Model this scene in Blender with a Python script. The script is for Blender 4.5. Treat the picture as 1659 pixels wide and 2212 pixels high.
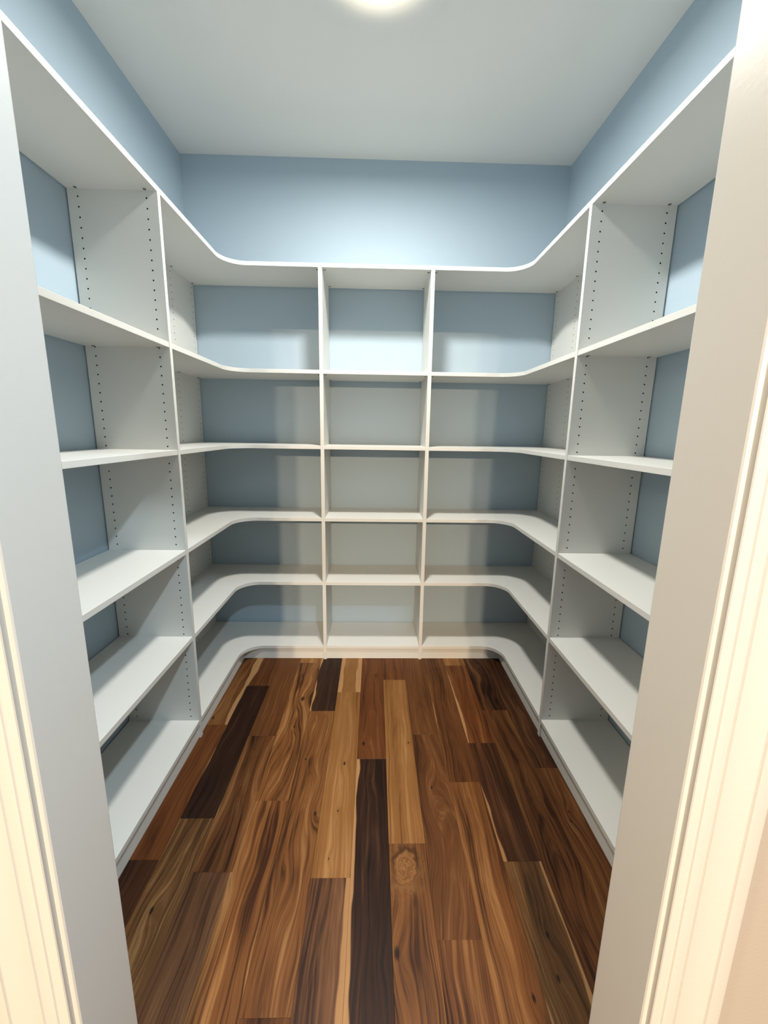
import bpy, bmesh, math, random
from mathutils import Vector, Matrix

# ------------------------------------------------------------------ clear
for o in list(bpy.data.objects):
    bpy.data.objects.remove(o, do_unlink=True)
scene = bpy.context.scene
C = scene.collection

# ------------------------------------------------------------------ camera
W_PX, H_PX, F_PX = 1659, 2212, 890.6653
YAW, PITCH, ROLL = -0.0249, -0.1948, 0.0153
cam_d = bpy.data.cameras.new('camera')
cam = bpy.data.objects.new('camera', cam_d)
C.objects.link(cam)
cy, sy, cp, sp = math.cos(YAW), math.sin(YAW), math.cos(PITCH), math.sin(PITCH)
fwd = Vector((-sy * cp, cy * cp, sp))
rgt = Vector((cy, sy, 0.0))
up = rgt.cross(fwd)
cr, sr = math.cos(ROLL), math.sin(ROLL)
R2, U2 = cr * rgt + sr * up, -sr * rgt + cr * up
cam.matrix_world = Matrix((
    (R2.x, U2.x, -fwd.x, 0.0),
    (R2.y, U2.y, -fwd.y, 0.0),
    (R2.z, U2.z, -fwd.z, 1.328),
    (0, 0, 0, 1)))
cam_d.sensor_fit = 'VERTICAL'
cam_d.sensor_height = 24.0
cam_d.lens = 24.0 * F_PX / H_PX
cam_d.clip_start = 0.02
cam_d.clip_end = 60
scene.camera = cam

# ------------------------------------------------------------------ world, lamps, exposure
WORLD_COL, WORLD_STR = (1.0, 0.86, 0.68), 0.20
EXPOSURE = 0.06
world = bpy.data.worlds.new('house_interior')
scene.world = world
world.use_nodes = True
bg = world.node_tree.nodes['Background']
bg.inputs[0].default_value = (*WORLD_COL, 1)
bg.inputs[1].default_value = WORLD_STR

vs = scene.view_settings
vs.view_transform = 'Standard'
vs.look = 'None'
vs.exposure = EXPOSURE
vs.gamma = 1.0
vs.use_curve_mapping = False


def lamp(name, kind, loc, energy, col, size=0.1, target=None, spot=None, blend=0.2, size_y=None):
    d = bpy.data.lights.new(name, kind)
    d.energy = energy
    d.color = col
    if kind == 'AREA':
        d.shape = 'DISK' if size_y is None else 'RECTANGLE'
        d.size = size
        if size_y:
            d.size_y = size_y
    else:
        d.shadow_soft_size = size
    if spot:
        d.spot_size = spot
        d.spot_blend = blend
    o = bpy.data.objects.new(name, d)
    C.objects.link(o)
    o.location = loc
    if target is not None:
        o.rotation_euler = (Vector(target) - Vector(loc)).to_track_quat('-Z', 'Y').to_euler()
    return o


# pantry ceiling light: the real source of the room, a flush LED disc
LAMP_XY = (0.0, 1.547)
lamp('pantry_ceiling_lamp', 'AREA', (LAMP_XY[0], LAMP_XY[1], 2.685), 36.5, (1.0, 0.968, 0.90), 0.17)
# hall downlight just outside the door, to the right
lamp('hall_downlight', 'AREA', (0.42, -0.30, 2.60), 37.0, (0.70, 0.88, 1.0), 0.10)
# two warm pendants far behind in the next room
for px_, pw in ((-0.225, 185.0), (-0.025, 185.0)):
    lamp('kitchen_pendant_lamp', 'AREA', (px_, -3.0, 2.20), pw, (1.0, 0.74, 0.48), 0.08, target=(px_, -2.88, 1.2))
# warm fill added out of view on the left to brighten the right jamb
lamp('jamb_fill_left', 'AREA', (-1.8, -0.65, 2.2), 20.0, (1.0, 0.84, 0.60), 0.4, target=(0.38, 0.47, 1.1))

# ------------------------------------------------------------------ dimensions (metres, from the photograph)
T = 0.019
XL, XR = -0.7447, 0.7468          # front edges of the side shelves
WL, WR = -1.051, 1.0534           # side walls
YP = 1.5945                       # near face of the tall dividing panels
YB, YW = 2.227, 2.5397            # front edge of the back shelves, back wall
C1, C2 = -0.2781, 0.2812          # centre dividers
ZC = 2.7557
LEVELS = [2.1312, 1.6298, 1.2447, 0.8506, 0.4789, 0.0848]   # shelf tops
Y0, Y1 = 0.4143, 0.517            # hall face / pantry face of the door wall
JL, JR = -0.3827, 0.3769           # faces of the two door jambs
ZH = 2.010                        # underside of the head jamb
GAP = 0.006                       # gap between shelving and walls
HOLE_Z0, PITCH_H, N_HOLES = 2.089, 0.032, 63
FILLET = 0.112
KICK = 0.008

# ------------------------------------------------------------------ materials


def new_mat(name):
    m = bpy.data.materials.new(name)
    m.use_nodes = True
    nt = m.node_tree
    b = nt.nodes['Principled BSDF']
    return m, nt, b


def paint(name, col, rough, bump_scale=0, bump=0.0, var=0.0, spec=0.4):
    m, nt, b = new_mat(name)
    b.inputs['Roughness'].default_value = rough
    b.inputs['Specular IOR Level'].default_value = spec
    tc = nt.nodes.new('ShaderNodeTexCoord')
    if var > 0:
        n = nt.nodes.new('ShaderNodeTexNoise')
        n.inputs['Scale'].default_value = 2.5
        n.inputs['Detail'].default_value = 3
        nt.links.new(tc.outputs['Object'], n.inputs['Vector'])
        r = nt.nodes.new('ShaderNodeValToRGB')
        r.color_ramp.elements[0].color = (*[c * (1 - var) for c in col], 1)
        r.color_ramp.elements[1].color = (*[min(1, c * (1 + var)) for c in col], 1)
        nt.links.new(n.outputs['Fac'], r.inputs['Fac'])
        nt.links.new(r.outputs['Color'], b.inputs['Base Color'])
    else:
        b.inputs['Base Color'].default_value = (*col, 1)
    if bump > 0:
        n2 = nt.nodes.new('ShaderNodeTexNoise')
        n2.inputs['Scale'].default_value = bump_scale
        n2.inputs['Detail'].default_value = 2
        nt.links.new(tc.outputs['Object'], n2.inputs['Vector'])
        bm_ = nt.nodes.new('ShaderNodeBump')
        bm_.inputs['Strength'].default_value = bump
        bm_.inputs['Distance'].default_value = 0.002
        nt.links.new(n2.outputs['Fac'], bm_.inputs['Height'])
        nt.links.new(bm_.outputs['Normal'], b.inputs['Normal'])
    return m


M_BLUE = paint('blue_wall_paint', (0.418, 0.525, 0.612), 0.62, 260, 0.10, 0.02)
M_BEIGE = paint('beige_hall_paint', (0.47, 0.42, 0.37), 0.65, 260, 0.10, 0.02)
M_CEIL = paint('white_ceiling_paint', (0.75, 0.755, 0.735), 0.85, 200, 0.08, 0.015)
M_TRIM = paint('white_trim_paint', (0.76, 0.755, 0.73), 0.33, 120, 0.06, 0.01)
M_CASING = paint('dimmed_trim_paint', (0.655, 0.645, 0.61), 0.35, 120, 0.06, 0.01)  # trim paint darkened to hold back hall light on casings and jamb edges
M_WHITE = paint('white_melamine', (0.735, 0.735, 0.70), 0.42, 500, 0.03, 0.008, spec=0.35)
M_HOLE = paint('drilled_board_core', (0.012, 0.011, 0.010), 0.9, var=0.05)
M_CAM = paint('grey_cam_metal', (0.16, 0.16, 0.15), 0.5, var=0.05)
M_FIX = paint('white_lamp_plastic', (0.82, 0.82, 0.80), 0.4, var=0.01)
M_SUB = paint('dark_subfloor', (0.02, 0.012, 0.008), 0.8, var=0.1)


def bloom_material():
    """camera bloom round the ceiling lamp, painted as emission fading into ceiling colour"""
    m, nt, b = new_mat('lamp_bloom_glow')
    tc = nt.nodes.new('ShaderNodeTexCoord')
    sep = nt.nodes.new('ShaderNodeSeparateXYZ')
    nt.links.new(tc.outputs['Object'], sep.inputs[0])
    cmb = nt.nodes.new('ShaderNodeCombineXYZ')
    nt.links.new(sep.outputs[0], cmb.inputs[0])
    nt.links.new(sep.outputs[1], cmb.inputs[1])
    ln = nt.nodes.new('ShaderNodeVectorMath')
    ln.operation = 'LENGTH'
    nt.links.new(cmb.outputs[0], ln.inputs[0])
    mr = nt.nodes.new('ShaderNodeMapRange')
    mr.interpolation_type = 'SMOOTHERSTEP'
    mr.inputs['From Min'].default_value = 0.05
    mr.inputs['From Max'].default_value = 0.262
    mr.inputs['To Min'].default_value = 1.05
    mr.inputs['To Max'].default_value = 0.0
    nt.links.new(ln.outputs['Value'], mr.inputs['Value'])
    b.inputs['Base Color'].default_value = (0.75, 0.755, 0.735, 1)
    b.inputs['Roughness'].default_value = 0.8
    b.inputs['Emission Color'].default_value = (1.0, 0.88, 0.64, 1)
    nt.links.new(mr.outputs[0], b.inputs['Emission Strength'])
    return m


M_BLOOM = bloom_material()


class NB:
    """small helper for building the wood node tree"""

    def __init__(self, nt):
        self.nt = nt

    def math(self, op, a, b=None, c=None, clamp=False):
        n = self.nt.nodes.new('ShaderNodeMath')
        n.operation = op
        n.use_clamp = clamp
        for i, v in enumerate((a, b, c)):
            if v is None:
                continue
            if isinstance(v, (int, float)):
                n.inputs[i].default_value = v
            else:
                self.nt.links.new(v, n.inputs[i])
        return n.outputs[0]

    def attr(self, name, out='Fac'):
        n = self.nt.nodes.new('ShaderNodeAttribute')
        n.attribute_type = 'OBJECT'
        n.attribute_name = name
        return n.outputs[out]

    def vec(self, x, y, z):
        n = self.nt.nodes.new('ShaderNodeCombineXYZ')
        for i, v in enumerate((x, y, z)):
            if isinstance(v, (int, float)):
                n.inputs[i].default_value = v
            else:
                self.nt.links.new(v, n.inputs[i])
        return n.outputs[0]

    def noise(self, v, scale=1.0, detail=3.0, rough=0.55, dist=0.0):
        n = self.nt.nodes.new('ShaderNodeTexNoise')
        n.inputs['Scale'].default_value = scale
        n.inputs['Detail'].default_value = detail
        n.inputs['Roughness'].default_value = rough
        n.inputs['Distortion'].default_value = dist
        self.nt.links.new(v, n.inputs['Vector'])
        return n.outputs['Fac']

    def mix(self, f, a, b, mode='MIX'):
        n = self.nt.nodes.new('ShaderNodeMix')
        n.data_type = 'RGBA'
        n.blend_type = mode
        if isinstance(f, (int, float)):
            n.inputs['Factor'].default_value = f
        else:
            self.nt.links.new(f, n.inputs['Factor'])
        for s, v in ((6, a), (7, b)):
            if isinstance(v, tuple):
                n.inputs[s].default_value = v
            else:
                self.nt.links.new(v, n.inputs[s])
        return n.outputs[2]

    def step(self, v, lo, hi, a=0.0, b=1.0):
        n = self.nt.nodes.new('ShaderNodeMapRange')
        n.interpolation_type = 'SMOOTHSTEP'
        n.inputs['From Min'].default_value = lo
        n.inputs['From Max'].default_value = hi
        n.inputs['To Min'].default_value = a
        n.inputs['To Max'].default_value = b
        self.nt.links.new(v, n.inputs['Value'])
        return n.outputs[0]


def wood_material():
    m, nt, bsdf = new_mat('walnut_plank')
    N = NB(nt)
    tc = nt.nodes.new('ShaderNodeTexCoord')
    sep = nt.nodes.new('ShaderNodeSeparateXYZ')
    nt.links.new(tc.outputs['Object'], sep.inputs[0])
    x, y = sep.outputs[0], sep.outputs[1]
    seed = N.attr('seed')
    dark, mid, light = N.attr('col_dark', 'Color'), N.attr('col_mid', 'Color'), N.attr('col_light', 'Color')
    fig = N.attr('figure')                 # 0 straight grain ... 1 strongly figured
    # slow wander of the grain
    w1 = N.noise(N.vec(N.math('MULTIPLY', x, 5.0), N.math('MULTIPLY', y, 1.5), seed), 1.0, 2.0)
    w2 = N.noise(N.vec(N.math('MULTIPLY', x, 14.0), N.math('MULTIPLY', y, 3.4), N.math('ADD', seed, 7.3)), 1.0, 2.0)
    wob = N.math('ADD', N.math('MULTIPLY', N.math('SUBTRACT', w1, 0.5), 0.15),
                 N.math('MULTIPLY', N.math('SUBTRACT', w2, 0.5), 0.03))
    wob = N.math('MULTIPLY', wob, N.math('ADD', 0.25, fig))
    w3 = N.noise(N.vec(N.math('MULTIPLY', x, 9.0), N.math('MULTIPLY', y, 2.6), N.math('ADD', seed, 21.0)), 1.0, 1.0)
    wob = N.math('ADD', wob, N.math('MULTIPLY', N.math('SUBTRACT', w3, 0.5), 0.022))
    u = N.math('ADD', x, wob)
    # knots bend the rings round themselves
    core = None
    for k in ('knot_a', 'knot_b', 'knot_c'):
        a = nt.nodes.new('ShaderNodeAttribute')
        a.attribute_type = 'OBJECT'
        a.attribute_name = k
        ks = nt.nodes.new('ShaderNodeSeparateXYZ')
        nt.links.new(a.outputs['Vector'], ks.inputs[0])
        kx = N.math('SUBTRACT', x, ks.outputs[0])
        ky = N.math('SUBTRACT', y, ks.outputs[1])
        s = N.math('MAXIMUM', ks.outputs[2], 0.0001)
        wk = N.math('MULTIPLY', N.math('SUBTRACT', w2, 0.5), 0.9)
        d = N.math('SQRT', N.math('ADD', N.math('POWER', N.math('DIVIDE', kx, s), 2.0),
                                  N.math('POWER', N.math('DIVIDE', ky, N.math('MULTIPLY', s, 2.1)), 2.0)))
        d = N.math('ADD', d, wk)
        bell = N.math('EXPONENT', N.math('MULTIPLY', N.math('MULTIPLY', d, d), -0.055))
        u = N.math('ADD', u, N.math('MULTIPLY', N.math('MULTIPLY', bell, s), 2.6))
        c = N.step(d, 0.30, 1.05, 1.0, 0.0)
        core = c if core is None else N.math('MAXIMUM', core, c)
    # growth rings: a long paraboloid cut gives cathedral arches
    cath = N.attr('cathedral')             # y position of the arch tips, large = none
    yy = N.math('SUBTRACT', y, cath)
    arch = N.math('MULTIPLY', N.math('MULTIPLY', u, u), 9.0)
    ringc = N.math('ADD', arch, N.math('MULTIPLY', yy, N.attr('taper')))
    ringc = N.math('ADD', ringc, N.math('MULTIPLY', N.math('SUBTRACT', w1, 0.5), 0.02))
    rn = N.noise(N.vec(N.math('MULTIPLY', ringc, 230.0), N.math('MULTIPLY', seed, 3.1), N.math('MULTIPLY', y, 0.4)), 1.0, 2.0, 0.6)
    # broad bands following the grain
    bandn = N.noise(N.vec(N.math('MULTIPLY', u, 26.0), N.math('MULTIPLY', y, 0.7), N.math('ADD', seed, 1.7)), 1.0, 3.0, 0.5)
    streak = N.noise(N.vec(N.math('MULTIPLY', u, 150.0), N.math('MULTIPLY', y, 1.6), N.math('ADD', seed, 3.9)), 1.0, 3.0, 0.6)
    fibre = N.noise(N.vec(N.math('MULTIPLY', u, 420.0), N.math('MULTIPLY', y, 6.0), seed), 1.0, 2.0, 0.6)
    cloud = N.noise(N.vec(N.math('MULTIPLY', x, 9.0), N.math('MULTIPLY', y, 3.2), N.math('ADD', seed, 11.0)), 1.0, 3.0, 0.6)
    tone = N.math('ADD', N.math('MULTIPLY', N.math('SUBTRACT', bandn, 0.5), 1.55),
                  N.math('ADD', N.math('MULTIPLY', N.math('SUBTRACT', streak, 0.5), 1.35),
                         N.math('ADD', N.math('MULTIPLY', N.math('SUBTRACT', cloud, 0.5), 0.75),
                                N.math('MULTIPLY', N.math('SUBTRACT', rn, 0.5), N.math('ADD', 0.30, N.math('MULTIPLY', fig, 0.9))))))
    tone = N.math('ADD', tone, N.math('MULTIPLY', N.math('SUBTRACT', fibre, 0.5), 0.30))
    tone = N.math('ADD', N.math('MULTIPLY', tone, N.math('MULTIPLY', N.attr('contrast'), 0.82)), 0.5, clamp=True)
    lo = N.step(tone, 0.08, 0.55)
    hi = N.step(tone, 0.50, 0.98)
    col = N.mix(hi, N.mix(lo, dark, mid), light)
    # thin dark mineral lines running with the grain
    line = N.noise(N.vec(N.math('MULTIPLY', u, 92.0), N.math('MULTIPLY', y, 0.55), N.math('ADD', seed, 31.0)), 1.0, 2.5, 0.6)
    lf = N.math('MULTIPLY', N.step(line, 0.585, 0.70), N.math('MULTIPLY', N.attr('contrast'), 0.68), clamp=True)
    col = N.mix(lf, col, dark)
    # swirl: grain curling round a branch base
    a = nt.nodes.new('ShaderNodeAttribute')
    a.attribute_type = 'OBJECT'
    a.attribute_name = 'swirl'
    ks = nt.nodes.new('ShaderNodeSeparateXYZ')
    nt.links.new(a.outputs['Vector'], ks.inputs[0])
    q1 = N.noise(N.vec(N.math('MULTIPLY', x, 22.0), N.math('MULTIPLY', y, 16.0), N.math('ADD', seed, 41.0)), 1.0, 3.0, 0.6)
    q2 = N.noise(N.vec(N.math('MULTIPLY', x, 22.0), N.math('MULTIPLY', y, 16.0), N.math('ADD', seed, 47.0)), 1.0, 3.0, 0.6)
    xs = N.math('ADD', x, N.math('MULTIPLY', N.math('SUBTRACT', q1, 0.5), 0.075))
    ys = N.math('ADD', y, N.math('MULTIPLY', N.math('SUBTRACT', q2, 0.5), 0.11))
    sx_ = N.math('DIVIDE', N.math('SUBTRACT', xs, ks.outputs[0]), ks.outputs[2])
    sy_ = N.math('DIVIDE', N.math('SUBTRACT', ys, ks.outputs[1]), N.math('MULTIPLY', ks.outputs[2], 1.5))
    sd = N.math('SQRT', N.math('ADD', N.math('MULTIPLY', sx_, sx_), N.math('MULTIPLY', sy_, sy_)))
    sd = N.math('ADD', sd, N.math('MULTIPLY', N.math('SUBTRACT', w3, 0.5), 1.1))
    near = N.math('MULTIPLY', N.step(sd, 1.0, 2.6, 1.0, 0.0), 0.85)
    ringn = N.noise(N.vec(N.math('MULTIPLY', sd, 5.0), seed, N.math('MULTIPLY', w2, 2.0)), 1.0, 3.0, 0.65)
    sw = N.mix(N.step(ringn, 0.30, 0.75), mid, light)
    sw = N.mix(N.math('MULTIPLY', N.math('MULTIPLY', N.step(sd, 0.8, 1.3), N.step(sd, 1.4, 2.2, 1.0, 0.0)), N.step(sy_, -1.4, 1.0, 0.15, 0.95)), sw, dark)
    col = N.mix(near, col, sw)
    # sapwood along one edge: sap = (side, edge x, amount)
    for sn in ('sap_a', 'sap_b'):
        a = nt.nodes.new('ShaderNodeAttribute')
        a.attribute_type = 'OBJECT'
        a.attribute_name = sn
        ss = nt.nodes.new('ShaderNodeSeparateXYZ')
        nt.links.new(a.outputs['Vector'], ss.inputs[0])
        wn = N.noise(N.vec(N.math('ADD', seed, 4.4), N.math('MULTIPLY', y, 2.6), ss.outputs[0]), 1.0, 2.0, 0.5)
        wn2 = N.noise(N.vec(N.math('ADD', seed, 9.4), N.math('MULTIPLY', y, 9.0), ss.outputs[0]), 1.0, 1.0, 0.5)
        ed = N.math('ADD', ss.outputs[1], N.math('MULTIPLY', N.math('SUBTRACT', wn, 0.5), 0.055))
        ed = N.math('ADD', ed, N.math('MULTIPLY', N.math('SUBTRACT', wn2, 0.5), 0.012))
        dd = N.math('MULTIPLY', N.math('SUBTRACT', x, ed), ss.outputs[0])
        f = N.math('MULTIPLY', N.step(dd, -0.0015, 0.0035), ss.outputs[2])
        sapcol = N.mix(N.math('MULTIPLY', streak, 0.8), (0.300, 0.150, 0.060, 1), (0.46, 0.27, 0.125, 1))
        col = N.mix(f, col, sapcol)
    col = N.mix(N.math('MULTIPLY', core, 0.93), col, (0.010, 0.005, 0.003, 1))
    nt.links.new(col, bsdf.inputs['Base Color'])
    rough = N.math('ADD', 0.40, N.math('MULTIPLY', streak, 0.14))
    nt.links.new(rough, bsdf.inputs['Roughness'])
    bsdf.inputs['Specular IOR Level'].default_value = 0.16
    bmp = nt.nodes.new('ShaderNodeBump')
    bmp.inputs['Strength'].default_value = 0.10
    bmp.inputs['Distance'].default_value = 0.001
    nt.links.new(N.math('ADD', streak, N.math('MULTIPLY', core, -1.0)), bmp.inputs['Height'])
    nt.links.new(bmp.outputs['Normal'], bsdf.inputs['Normal'])
    return m


M_WOOD = wood_material()

# ------------------------------------------------------------------ mesh helpers


def link(name, bm, mat, parent=None, loc=None, smooth=False, bevel=0.0, crisp=None):
    bmesh.ops.recalc_face_normals(bm, faces=bm.faces)
    me = bpy.data.meshes.new(name)
    bm.to_mesh(me)
    bm.free()
    mats = mat if isinstance(mat, (list, tuple)) else [mat]
    for q in mats:
        me.materials.append(q)
    if smooth:
        for p in me.polygons:
            p.use_smooth = True
    if crisp:
        for p in me.polygons:
            p.use_smooth = True
        me.set_sharp_from_angle(angle=math.radians(crisp))
    o = bpy.data.objects.new(name, me)
    C.objects.link(o)
    if parent is not None:
        o.parent = parent
    if loc is not None:
        o.location = loc
    if bevel > 0:
        md = o.modifiers.new('edge', 'BEVEL')
        md.width = bevel
        md.segments = 2
        md.limit_method = 'ANGLE'
        md.angle_limit = math.radians(50)
        md.harden_normals = False
    return o


def empty(name, loc, label=None, cat=None, group=None, kind=None):
    o = bpy.data.objects.new(name, None)
    C.objects.link(o)
    o.empty_display_size = 0.1
    o.location = loc
    tag(o, label, cat, group, kind)
    return o


def tag(o, label=None, cat=None, group=None, kind=None):
    for k, v in (('label', label), ('category', cat), ('group', group), ('kind', kind)):
        if v:
            o[k] = v
    return o


def box(bm, a, b):
    x0, y0, z0 = a
    x1, y1, z1 = b
    v = [bm.verts.new(p) for p in ((x0, y0, z0), (x1, y0, z0), (x1, y1, z0), (x0, y1, z0),
                                   (x0, y0, z1), (x1, y0, z1), (x1, y1, z1), (x0, y1, z1))]
    for f in ((0, 3, 2, 1), (4, 5, 6, 7), (0, 1, 5, 4), (1, 2, 6, 5), (2, 3, 7, 6), (3, 0, 4, 7)):
        bm.faces.new([v[i] for i in f])


def box_bm(a, b):
    bm = bmesh.new()
    box(bm, a, b)
    return bm


def prism(bm, poly, z0, z1):
    lo = [bm.verts.new((p[0], p[1], z0)) for p in poly]
    hi = [bm.verts.new((p[0], p[1], z1)) for p in poly]
    bm.faces.new(lo[::-1])
    bm.faces.new(hi)
    n = len(poly)
    for i in range(n):
        bm.faces.new((lo[i], lo[(i + 1) % n], hi[(i + 1) % n], hi[i]))


# ------------------------------------------------------------------ setting: walls and ceiling
WT = 0.10
o = link('wall_left', box_bm((WL - WT, Y1 - 0.02, -0.06), (WL, YW + WT, ZC + 0.06)), M_BLUE)
tag(o, 'light blue painted side wall behind the left shelves', kind='structure')
o = link('wall_right', box_bm((WR, Y1 - 0.02, -0.06), (WR + WT, YW + WT, ZC + 0.06)), M_BLUE)
tag(o, 'light blue painted side wall behind the right shelves', kind='structure')
o = link('wall_back', box_bm((WL, YW, -0.06), (WR, YW + WT, ZC + 0.06)), M_BLUE)
tag(o, 'light blue painted end wall opposite the doorway', kind='structure')
o = link('ceiling', box_bm((WL - WT, Y0, ZC), (WR + WT, YW + WT, ZC + 0.10)), M_CEIL)
tag(o, 'flat white painted ceiling', kind='structure')

# door wall: blue inside, beige on the hall side
bm = bmesh.new()
RO = 0.02                                   # rough opening behind the jambs
HX = 1.75
for a, b in (((-HX, Y0, -0.06), (JL - RO, Y1, ZC)), ((JR + RO, Y0, -0.06), (HX, Y1, ZC)),
             ((JL - RO, Y0, ZH + RO), (JR + RO, Y1, ZC))):
    box(bm, a, b)
bm.faces.ensure_lookup_table()
bmesh.ops.recalc_face_normals(bm, faces=bm.faces)
for f in bm.faces:
    f.material_index = 0 if f.normal.y > 0.5 else 1
o = link('wall_front', bm, [M_BLUE, M_BEIGE])
tag(o, 'door wall, warm beige on the hall side', kind='structure')

# door frame: jambs, head and moulded casings
door = empty('door_1', (0, Y0, 0), 'cased doorway opening with white painted frame', kind='structure')


def jamb(a, b):
    bm = box_bm(a, b)
    bmesh.ops.recalc_face_normals(bm, faces=bm.faces)
    for f in bm.faces:                      # hall edge gets the darkened trim tone to tame its bright strip
        f.material_index = 1 if f.normal.y < -.5 else 0
    return link('jamb', bm, [M_TRIM, M_CASING], door, loc=(0, -Y0, 0), bevel=0.0032)


jamb((JL - RO, Y0, 0.0), (JL, Y1, ZH + RO))
jamb((JR, Y0, 0.0), (JR + RO, Y1, ZH + RO))
link('head_jamb', box_bm((JL, Y0, ZH), (JR, Y1, ZH + RO)), M_TRIM, door, loc=(0, -Y0, 0), bevel=0.0022)

PROFILE = [(0, 0), (0, .0075), (.001, .0090), (.0115, .0100), (.0128, .0085), (.0142, .0085), (.0156, .0112),
           (.022, .0124), (.0295, .0118), (.0307, .0098), (.0322, .0098), (.0338, .0128), (.044, .0122), (.056, .0128),
           (.066, .0148), (.0725, .0160), (.0738, .0142), (.0752, .0142), (.0768, .0176), (.090, .0182), (.0965, .0168),
           (.099, .0135), (.099, 0)]
PROFILE = [(u * .89, d * .89) for u, d in PROFILE]
REV = 0.0055


def casing(side):
    """vertical moulded casing swept straight up; side -1 left, +1 right"""
    bm = bmesh.new()
    xi = (JL - REV) if side < 0 else (JR + REV)
    rows = []
    for z, grow in ((0.0, 0), (ZH + REV, 1)):
        # mitred top: outer edge runs higher
        rows.append([bm.verts.new((xi + side * u, -d, z + (u if grow else 0))) for u, d in PROFILE])
    n = len(PROFILE)
    for i in range(n - 1):
        bm.faces.new((rows[0][i], rows[0][i + 1], rows[1][i + 1], rows[1][i]))
    bm.faces.new((rows[0][n - 1], rows[0][0], rows[1][0], rows[1][n - 1]))
    bm.faces.new(rows[0])
    bm.faces.new(rows[1])
    return link('casing', bm, M_CASING, door, crisp=28)


casing(-1)
casing(1)
bm = bmesh.new()
rows = []
for x, s in ((JL - REV, -1), (JR + REV, 1)):
    rows.append([bm.verts.new((x + s * u, -d, ZH + REV + u)) for u, d in PROFILE])
n = len(PROFILE)
for i in range(n - 1):
    bm.faces.new((rows[0][i], rows[0][i + 1], rows[1][i + 1], rows[1][i]))
bm.faces.new((rows[0][n - 1], rows[0][0], rows[1][0], rows[1][n - 1]))
bm.faces.new(rows[0])
bm.faces.new(rows[1])
link('casing', bm, M_CASING, door, crisp=28)

# ------------------------------------------------------------------ floor: every plank is its own board
floor = link('floor', box_bm((-HX, -0.6, -0.05), (HX, YW, -0.012)), M_SUB)
tag(floor, 'dark and honey toned walnut plank floor running towards the end wall', kind='structure')
SEAM = [-1.049, -1.035, -1.021, -0.9005, -0.7805, -0.660, -0.5417, -0.421, -0.300, -0.1785, -0.0595, 0.060, 0.180, 0.300, 0.4205,
        0.5395, 0.660, 0.780, 0.900, 1.020, 1.140]
# tones: (dark, mid, light) in linear rgb
TONES = {
    'black': ((.009, .003, .0015), (.030, .011, .005), (.072, .030, .013)),
    'dark': ((.014, .005, .002), (.058, .020, .007), (.145, .060, .022)),
    'brown': ((.026, .008, .0025), (.125, .045, .013), (.265, .118, .040)),
    'red': ((.038, .010, .003), (.135, .043, .011), (.230, .092, .030)),
    'tan': ((.040, .013, .004), (.180, .070, .020), (.335, .165, .060)),
    'olive': ((.030, .012, .004), (.135, .060, .020), (.290, .158, .064)),
    'grey': ((.026, .010, .005), (.138, .060, .026), (.260, .130, .060)),
    'honey': ((.120, .044, .011), (.255, .113, .033), (.400, .208, .078)),
}
NEAR, FAR = 0.10, YW - 0.004
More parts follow.
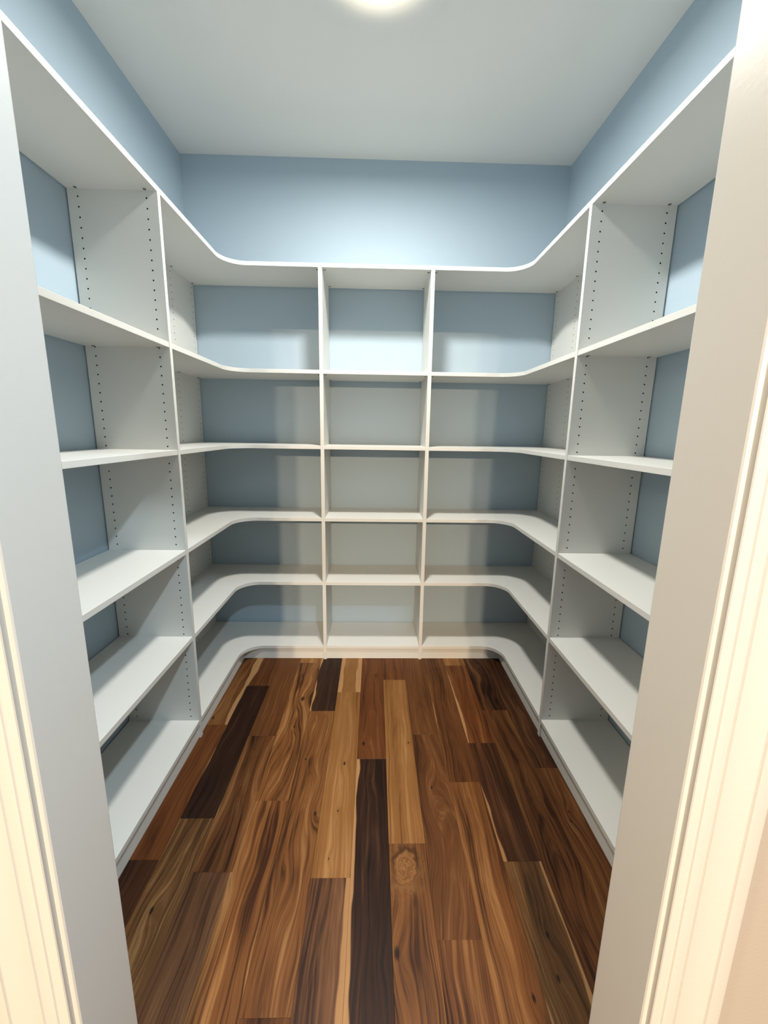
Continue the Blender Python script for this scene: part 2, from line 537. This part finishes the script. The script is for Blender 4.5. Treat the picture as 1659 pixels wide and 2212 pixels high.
# row index -> list of (y_start, tone, options); boards run from y_start to the next start, first one from NEAR
ROWS = {
    4: [(NEAR, 'dark', dict(fig=.3)), (1.0700, 'red', dict(fig=.5, con=.75)), (1.6745, 'tan', dict(fig=.45, sap_b=(1, .042, .9), ka=(-.02, 1.72, .006)))],
    3 + 2: [(NEAR, 'olive', dict(fig=.45, con=1.15, sap_a=(-1, -.060, .85), ka=(-.010, .93, .007))),
            (1.2105, 'black', dict(fig=.35, sap_a=(-1, -.0585, .65))), (1.967, 'red', dict(fig=.5, sap_a=(-1, -.045, .9)))],
    6: [(NEAR, 'grey', dict(fig=.25, sap_b=(1, .054, .7))), (1.0315, 'brown', dict(fig=.55, con=1.15, sap_a=(-1, -.063, .8))),
        (1.6025, 'brown', dict(fig=.25, con=.65))],
    7: [(NEAR, 'tan', dict(fig=.75, con=1.1, cath=.55)), (1.2775, 'tan', dict(fig=.85, con=1.25, ka=(.012, 1.86, .010), kb=(.008, 1.66, .006))),
        (2.186, 'honey', dict(fig=.3))],
    8: [(NEAR, 'brown', dict(fig=.3)), (.710, 'tan', dict(fig=.75, con=.9, cath=1.10, tap=.055, kb=(.044, 1.225, .007), ka=(-.03, 1.47, .0035))),
        (1.768, 'black', dict(fig=.4, sap_a=(-1, -.052, .95)))],
    9: [(NEAR, 'grey', dict(fig=.25, con=1.0, sap_b=(1, .050, .9))), (1.011, 'honey', dict(fig=.2, con=.75, ka=(.010, 1.448, .0055), kb=(.002, 1.235, .0032), kc=(-.012, 1.068, .0032))),
        (1.914, 'honey', dict(fig=.2, con=.7, sap_a=(-1, -.036, .9), sap_b=(1, .036, .9)))],
    10: [(NEAR, 'black', dict(fig=.4, con=1.1, sap_a=(-1, -.050, .95), kb=(.030, .81, .006), ka=(.0, 1.35, .004))),
         (1.4705, 'red', dict(fig=.3, con=.7, ka=(-.035, 1.556, .0075), kb=(.020, 2.06, .0065)))],
    11: [(NEAR, 'tan', dict(fig=.5, con=.95, swirl=(-.010, 1.035, .030), kb=(-.048, .826, .0095))), (1.115, 'honey', dict(fig=.25, con=.85, ka=(.040, 1.560, .0038))),
         (2.020, 'red', dict(fig=.35))],
    12: [(NEAR, 'brown', dict(fig=.4, con=1.1, ka=(.02, .60, .008))), (.8525, 'brown', dict(fig=.8, con=.8, cath=.92, tap=.05, ka=(-.01, 1.33, .005))),
         (1.608, 'brown', dict(fig=.35, con=.8, sap_b=(1, .062, .5)))],
    13: [(NEAR, 'tan', dict(fig=.3, con=.9, ka=(.035, .735, .006))), (1.3545, 'brown', dict(fig=.35, con=.9, sap_a=(-1, -.062, .5)))],
    14: [(NEAR, 'olive', dict(fig=.3, sap_b=(1, .052, .85), sap_a=(-1, -.059, .8), ka=(.0, .86, .006), kb=(-.01, .77, .006))),
         (1.054, 'dark', dict(fig=.45, sap_a=(-1, -.056, .7))), (1.557, 'red', dict(fig=.55, con=1.15, sap_a=(-1, -.053, .95))),
         (2.1595, 'honey', dict(fig=.3))],
    15: [(NEAR, 'brown', dict(fig=.6, con=1.0, cath=.8)), (1.773, 'dark', dict(fig=.9, con=1.3, ka=(.03, 1.84, .012)))],
    16: [(NEAR, 'brown', dict(fig=.5, con=1.0, kb=(-.02, 1.19, .0045), ka=(-.012, 1.225, .004))), (1.421, 'dark', dict(fig=.8, con=1.2))],
}
random.seed(11)
floor_rot = -0.006


def plank(x0, x1, y0, y1, tone, op):
    L, Wd = y1 - y0, x1 - x0
    g, c, h = 0.00015, 0.0006, 0.012
    bm = bmesh.new()
    hx, hy = Wd / 2 - g, L / 2 - g
    ring = []
    for (dx, dy, z) in ((0, 0, -h), (0, 0, -c * .7), (c, c, 0.0)):
        ring.append([bm.verts.new((sx * (hx - dx), sy2 * (hy - dy), z)) for sx, sy2 in ((-1, -1), (1, -1), (1, 1), (-1, 1))])
    for k in range(2):
        for i in range(4):
            bm.faces.new((ring[k][i], ring[k][(i + 1) % 4], ring[k + 1][(i + 1) % 4], ring[k + 1][i]))
    bm.faces.new(ring[2])
    xc, yc = (x0 + x1) / 2, (y0 + y1) / 2
    o = link('plank', bm, M_WOOD, floor, loc=(xc, yc, 0.0))
    d, m_, l_ = TONES[tone]
    j = random.uniform(.94, 1.06) * .80
    o['col_dark'] = [v * j for v in d]
    o['col_mid'] = [v * j for v in m_]
    o['col_light'] = [v * j for v in l_]
    o['seed'] = random.uniform(0, 60)
    o['figure'] = float(op.get('fig', .4))
    o['contrast'] = float(op.get('con', 1.0))
    o['cathedral'] = float(op.get('cath', random.uniform(y0 - .6, y1 + .6))) - yc
    o['taper'] = float(op.get('tap', random.uniform(.02, .06)))
    for k, s in (('ka', 'knot_a'), ('kb', 'knot_b'), ('kc', 'knot_c')):
        q = op.get(k)
        o[s] = [q[0], q[1] - yc, q[2]] if q else [9.0, 9.0, 0.001]
    q = op.get('swirl')
    o['swirl'] = [q[0], q[1] - yc, q[2]] if q else [9.0, 9.0, 0.01]
    for k in ('sap_a', 'sap_b'):
        q = op.get(k)
        o[k] = [float(v) for v in q] if q else [1.0, 9.0, 0.0]
    return o


for i in range(2, len(SEAM) - 1):
    x0, x1 = max(SEAM[i], WL + .002), min(SEAM[i + 1], WR - .002)
    rows = ROWS.get(i)
    if rows is None:                       # under the side shelves, barely seen
        s = random.uniform(.9, 1.5)
        rows = [(Y1 + .004, random.choice(['brown', 'red', 'tan']), {}), (s, random.choice(['dark', 'brown', 'tan']), {})]
    for k, (ys, tone, op) in enumerate(rows):
        ye = rows[k + 1][0] if k + 1 < len(rows) else FAR
        if min(abs(x0), abs(x1)) > .40:
            ys = max(ys, Y1 + .004)
        plank(x0, x1, ys, ye, tone, op)
# the hall floor carries on under the camera
for i in range(4, 17):
    plank(SEAM[i], SEAM[i + 1], -0.58, NEAR, random.choice(['brown', 'tan', 'dark', 'red']), {})

# ------------------------------------------------------------------ shelving
HOLE_R = 0.0029
CIRC = [(math.cos(a), math.sin(a)) for a in [math.pi * (2 * k) / 8 for k in range(8)]]
CELL = [(1, 0), (1, 1), (0, 1), (-1, 1), (-1, 0), (-1, -1), (0, -1), (1, -1)]


def panel_mesh(depth, height, rows_u, faces=(True, False)):
    """upright board in local axes: u (depth, 0 at the front edge), w (thickness 0..T), z. Shelf-pin holes really drilled
    into the w=0 face (faces[0]) and / or the w=T face (faces[1]); returns board and hole-lining bmeshes"""
    bm, hb = bmesh.new(), bmesh.new()
    hw = 0.012
    zs_top = HOLE_Z0 + PITCH_H / 2
    zs_bot = HOLE_Z0 - PITCH_H * (N_HOLES - 1) - PITCH_H / 2

    def quad(b, pts):
        vs_ = [b.verts.new(p) for p in pts]
        b.faces.new(vs_)

    for side in (0, 1):
        w = 0.0 if side == 0 else T
        if not faces[side]:
            quad(bm, [(0, w, 0), (depth, w, 0), (depth, w, height), (0, w, height)])
            continue
        us = [0.0]
        for r in rows_u:
            us += [r - hw, r + hw]
        us.append(depth)
        for k in range(len(us) - 1):
            a, b2 = us[k], us[k + 1]
            if k % 2 == 0:
                quad(bm, [(a, w, 0), (b2, w, 0), (b2, w, height), (a, w, height)])
            else:
                quad(bm, [(a, w, 0), (b2, w, 0), (b2, w, zs_bot), (a, w, zs_bot)])
                quad(bm, [(a, w, zs_top), (b2, w, zs_top), (b2, w, height), (a, w, height)])
                uc = (a + b2) / 2
                inw = 0.007 if side == 0 else T - 0.007
                for h in range(N_HOLES):
                    zc_ = HOLE_Z0 - PITCH_H * h
                    outer = [bm.verts.new((uc + hw * p, w, zc_ + PITCH_H / 2 * q)) for p, q in CELL]
                    inner = [bm.verts.new((uc + HOLE_R * p, w, zc_ + HOLE_R * q)) for p, q in CIRC]
                    for i in range(8):
                        j = (i + 1) % 8
                        bm.faces.new((outer[i], outer[j], inner[j], inner[i]))
                    rim = [hb.verts.new((uc + HOLE_R * p, w, zc_ + HOLE_R * q)) for p, q in CIRC]
                    bot = [hb.verts.new((uc + HOLE_R * p, inw, zc_ + HOLE_R * q)) for p, q in CIRC]
                    for i in range(8):
                        j = (i + 1) % 8
                        hb.faces.new((rim[i], rim[j], bot[j], bot[i]))
                    hb.faces.new(bot)
    # edges of the board
    quad(bm, [(0, 0, 0), (0, T, 0), (0, T, height), (0, 0, height)])
    quad(bm, [(depth, 0, 0), (depth, T, 0), (depth, T, height), (depth, 0, height)])
    quad(bm, [(0, 0, height), (depth, 0, height), (depth, T, height), (0, T, height)])
    quad(bm, [(0, 0, 0), (depth, 0, 0), (depth, T, 0), (0, T, 0)])
    bmesh.ops.remove_doubles(bm, verts=bm.verts, dist=1e-6)
    return bm, hb


def panel(parent, depth, height, rows_u, origin, udir, wdir, faces=(True, False)):
    """origin = world position of the front edge corner; udir towards the wall, wdir across the thickness"""
    bm, hb = panel_mesh(depth, height, rows_u, faces)
    u, w = Vector(udir), Vector(wdir)
    M = Matrix(((u.x, w.x, 0, origin[0]), (u.y, w.y, 0, origin[1]), (0, 0, 1, origin[2]), (0, 0, 0, 1)))
    M = Matrix.Translation(-parent.location) @ M
    for b in (bm, hb):
        bmesh.ops.transform(b, matrix=M, verts=b.verts)
    p = link('side_panel', bm, M_WHITE, parent)
    if len(hb.verts):
        h = link('pin_holes', hb, M_HOLE, p)
        h['kind'] = 'stuff'
        # holes are open cups: normals point into the cup
    else:
        hb.free()
    return p


PH = LEVELS[0] - T                        # uprights end under the top shelf
DEP_S = abs(WL - XL) - GAP                # depth of side units
DEP_B = YW - YB - GAP
INS = 0.0012                              # shelf front set back a hair from the upright


def cam_fitting(shelf, x, y, z, r=0.0068):
    bm = bmesh.new()
    bmesh.ops.create_cone(bm, cap_ends=True, segments=10, radius1=r, radius2=r * .9, depth=0.0022)
    return link('cam_fitting', bm, M_CAM, shelf, loc=Vector((x, y, z - 0.0008)) - shelf.location - (shelf.parent.location if shelf.parent else Vector()))


def straight_shelf(parent, x0, x1, y0, y1, top, cams=()):
    o = link('shelf', box_bm((x0, y0, top - T), (x1, y1, top)), M_WHITE, parent, loc=-parent.location, bevel=0.0009)
    for cx, cyy in cams:
        cam_fitting2(o, cx, cyy, top - T)
    return o


def cam_fitting2(shelf, x, y, z, r=0.0055):
    bm = bmesh.new()
    bmesh.ops.create_cone(bm, cap_ends=True, segments=10, radius1=r, radius2=r, depth=0.0024,
                          matrix=Matrix.Translation((x, y, z - 0.0006)))
    return link('cam_fitting', bm, M_CAM, shelf)


def corner_poly(side, top_shelf):
    """L-shaped corner shelf with a rounded inner corner. side -1 left, +1 right"""
    s = side
    if s < 0:
        wall, front, div = WL + GAP, XL - INS, C1 - T / 2
    else:
        wall, front, div = WR - GAP, XR + INS, C2 + T / 2
    y0 = YP + T
    yb, yw = YB + INS, YW - GAP
    R = FILLET
    pts = [(wall, y0), (front, y0)]
    cx, cyy = front - s * R, yb - R          # fillet centre lies inside the room
    for k in range(0, 17):
        a = math.pi / 2 * k / 16
        pts.append((cx + s * R * math.cos(a), cyy + R * math.sin(a)))
    pts += [(div, yb), (div, yw)]
    if top_shelf:
        pts += [(wall, yw)]
    else:                                    # notch round the corner upright
        ys = YW - GAP - DEP_B
        pts += [(wall - s * T, yw), (wall - s * T, ys), (wall, ys)]
    return pts


def corner_shelf(parent, side, top, top_shelf, cams=()):
    bm = bmesh.new()
    prism(bm, corner_poly(side, top_shelf), top - T, top)
    o = link('shelf', bm, M_WHITE, parent, loc=-parent.location, bevel=0.0009)
    for cx, cyy in cams:
        cam_fitting2(o, cx, cyy, top - T)
    return o


rows_side = (0.037, DEP_S - 0.034)
rows_back = (0.037, DEP_B - 0.030)
YN = Y1 + 0.006                            # near end of the side units, against the door wall

# straight units left and right
for s in (-1, 1):
    xf = XL if s < 0 else XR
    xw = WL + GAP if s < 0 else WR - GAP
    name = 'left' if s < 0 else 'right'
    un = empty('shelving_unit', (xw, YN, 0),
               f'tall straight white shelving unit along the {name} wall, nearest the doorway', 'shelving',)
    panel(un, DEP_S, PH, rows_side, (xf, YP, 0), (s, 0, 0), (0, 1, 0), (True, True))
    panel(un, DEP_S, PH, rows_side, (xf, YN + T, 0), (s, 0, 0), (0, -1, 0), (True, False))
    xa, xb = sorted((xf + s * INS, xw))
    for k, top in enumerate(LEVELS):
        cams = []
        if k < 2:
            for u in rows_side:
                cams += [(xf + s * u, YP - .009)]
        if k == 0:
            straight_shelf(un, xa, xb, YN, YP + T, top, cams)
        else:
            straight_shelf(un, xa, xb, YN + T, YP, top, cams)
    ka, kb = sorted((xf + s * KICK, xf + s * (KICK + .016)))
    link('kick_board', box_bm((ka, YN + T, 0.001), (kb, YP, LEVELS[5] - T)), M_WHITE, un, loc=-un.location)

# corner units
for s in (-1, 1):
    name = 'left' if s < 0 else 'right'
    xf = XL if s < 0 else XR
    xw = WL + GAP if s < 0 else WR - GAP
    dv = C1 - T / 2 if s < 0 else C2 + T / 2
    un = empty('corner_shelving_unit', (xw, YW - GAP, 0),
               f'white corner shelving unit with curved L-shaped shelves in the far {name} corner', 'shelving')
    panel(un, DEP_B, PH, rows_back, (xw - s * T, YW - GAP - DEP_B, 0), (0, 1, 0), (s, 0, 0), (True, False))
    for k, top in enumerate(LEVELS):
        cams = []
        if k < 2:
            for u in rows_back:
                cams += [(xw - s * (T + .009), YW - GAP - DEP_B + u)]
                cams += [(dv + s * .009, YB + u)]
            cams += [(xf + s * rows_side[0], YP + T + .009)]
        corner_shelf(un, s, top, k == 0, cams)
    ka, kb = sorted((xf + s * KICK, xf + s * (KICK + .016)))
    link('kick_board', box_bm((ka, YP + T, 0.001), (kb, YB + KICK + .016, LEVELS[5] - T)), M_WHITE, un, loc=-un.location)
    ka, kb = sorted((xf + s * KICK, dv))
    link('kick_board', box_bm((ka, YB + KICK, 0.001), (kb, YB + KICK + .016, LEVELS[5] - T)), M_WHITE, un, loc=-un.location)

# centre unit
un = empty('center_shelving_unit', (0, YW - GAP, 0),
           'narrow white shelving unit between two dividers at the middle of the back wall', 'shelving')
panel(un, DEP_B, PH, rows_back, (C1 + T / 2, YB, 0), (0, 1, 0), (-1, 0, 0), (False, False))
panel(un, DEP_B, PH, rows_back, (C2 - T / 2, YB, 0), (0, 1, 0), (1, 0, 0), (False, False))
for k, top in enumerate(LEVELS):
    cams = []
    if k < 2:
        for u in rows_back:
            cams += [(C1 + T / 2 + .009, YB + u), (C2 - T / 2 - .009, YB + u)]
    if k == 0:
        straight_shelf(un, C1 - T / 2, C2 + T / 2, YB + INS, YW - GAP, top, cams)
    else:
        straight_shelf(un, C1 + T / 2, C2 - T / 2, YB + INS, YW - GAP, top, cams)
link('kick_board', box_bm((C1 + T / 2, YB + KICK, 0.001), (C2 - T / 2, YB + KICK + .016, LEVELS[5] - T)), M_WHITE, un, loc=-un.location)

# ------------------------------------------------------------------ ceiling light
light = empty('ceiling_light', (LAMP_XY[0], LAMP_XY[1], ZC), 'round flush ceiling light, its cream bloom painted on a wide disc at the top of the picture', 'light')


def lathe(prof, seg=64):
    bm = bmesh.new()
    rings = []
    for r, z in prof:
        if r < 1e-6:
            rings.append([bm.verts.new((0, 0, z))])
        else:
            rings.append([bm.verts.new((r * math.cos(2 * math.pi * i / seg), r * math.sin(2 * math.pi * i / seg), z)) for i in range(seg)])
    for a, b in zip(rings, rings[1:]):
        if len(b) == 1:
            for i in range(seg):
                bm.faces.new((a[i], a[(i + 1) % seg], b[0]))
        elif len(a) == 1:
            for i in range(seg):
                bm.faces.new((a[0], b[(i + 1) % seg], b[i]))
        else:
            for i in range(seg):
                bm.faces.new((a[i], a[(i + 1) % seg], b[(i + 1) % seg], b[i]))
    return bm


link('base', lathe([(0, -.0005), (.120, -.0005), (.120, -.006), (0, -.006)]), M_FIX, light)
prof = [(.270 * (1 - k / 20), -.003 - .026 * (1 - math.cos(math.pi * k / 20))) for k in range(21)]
link('bloom_disc', lathe(prof), M_BLOOM, light, smooth=True)  # disc made wider than the lamp to carry its painted bloom
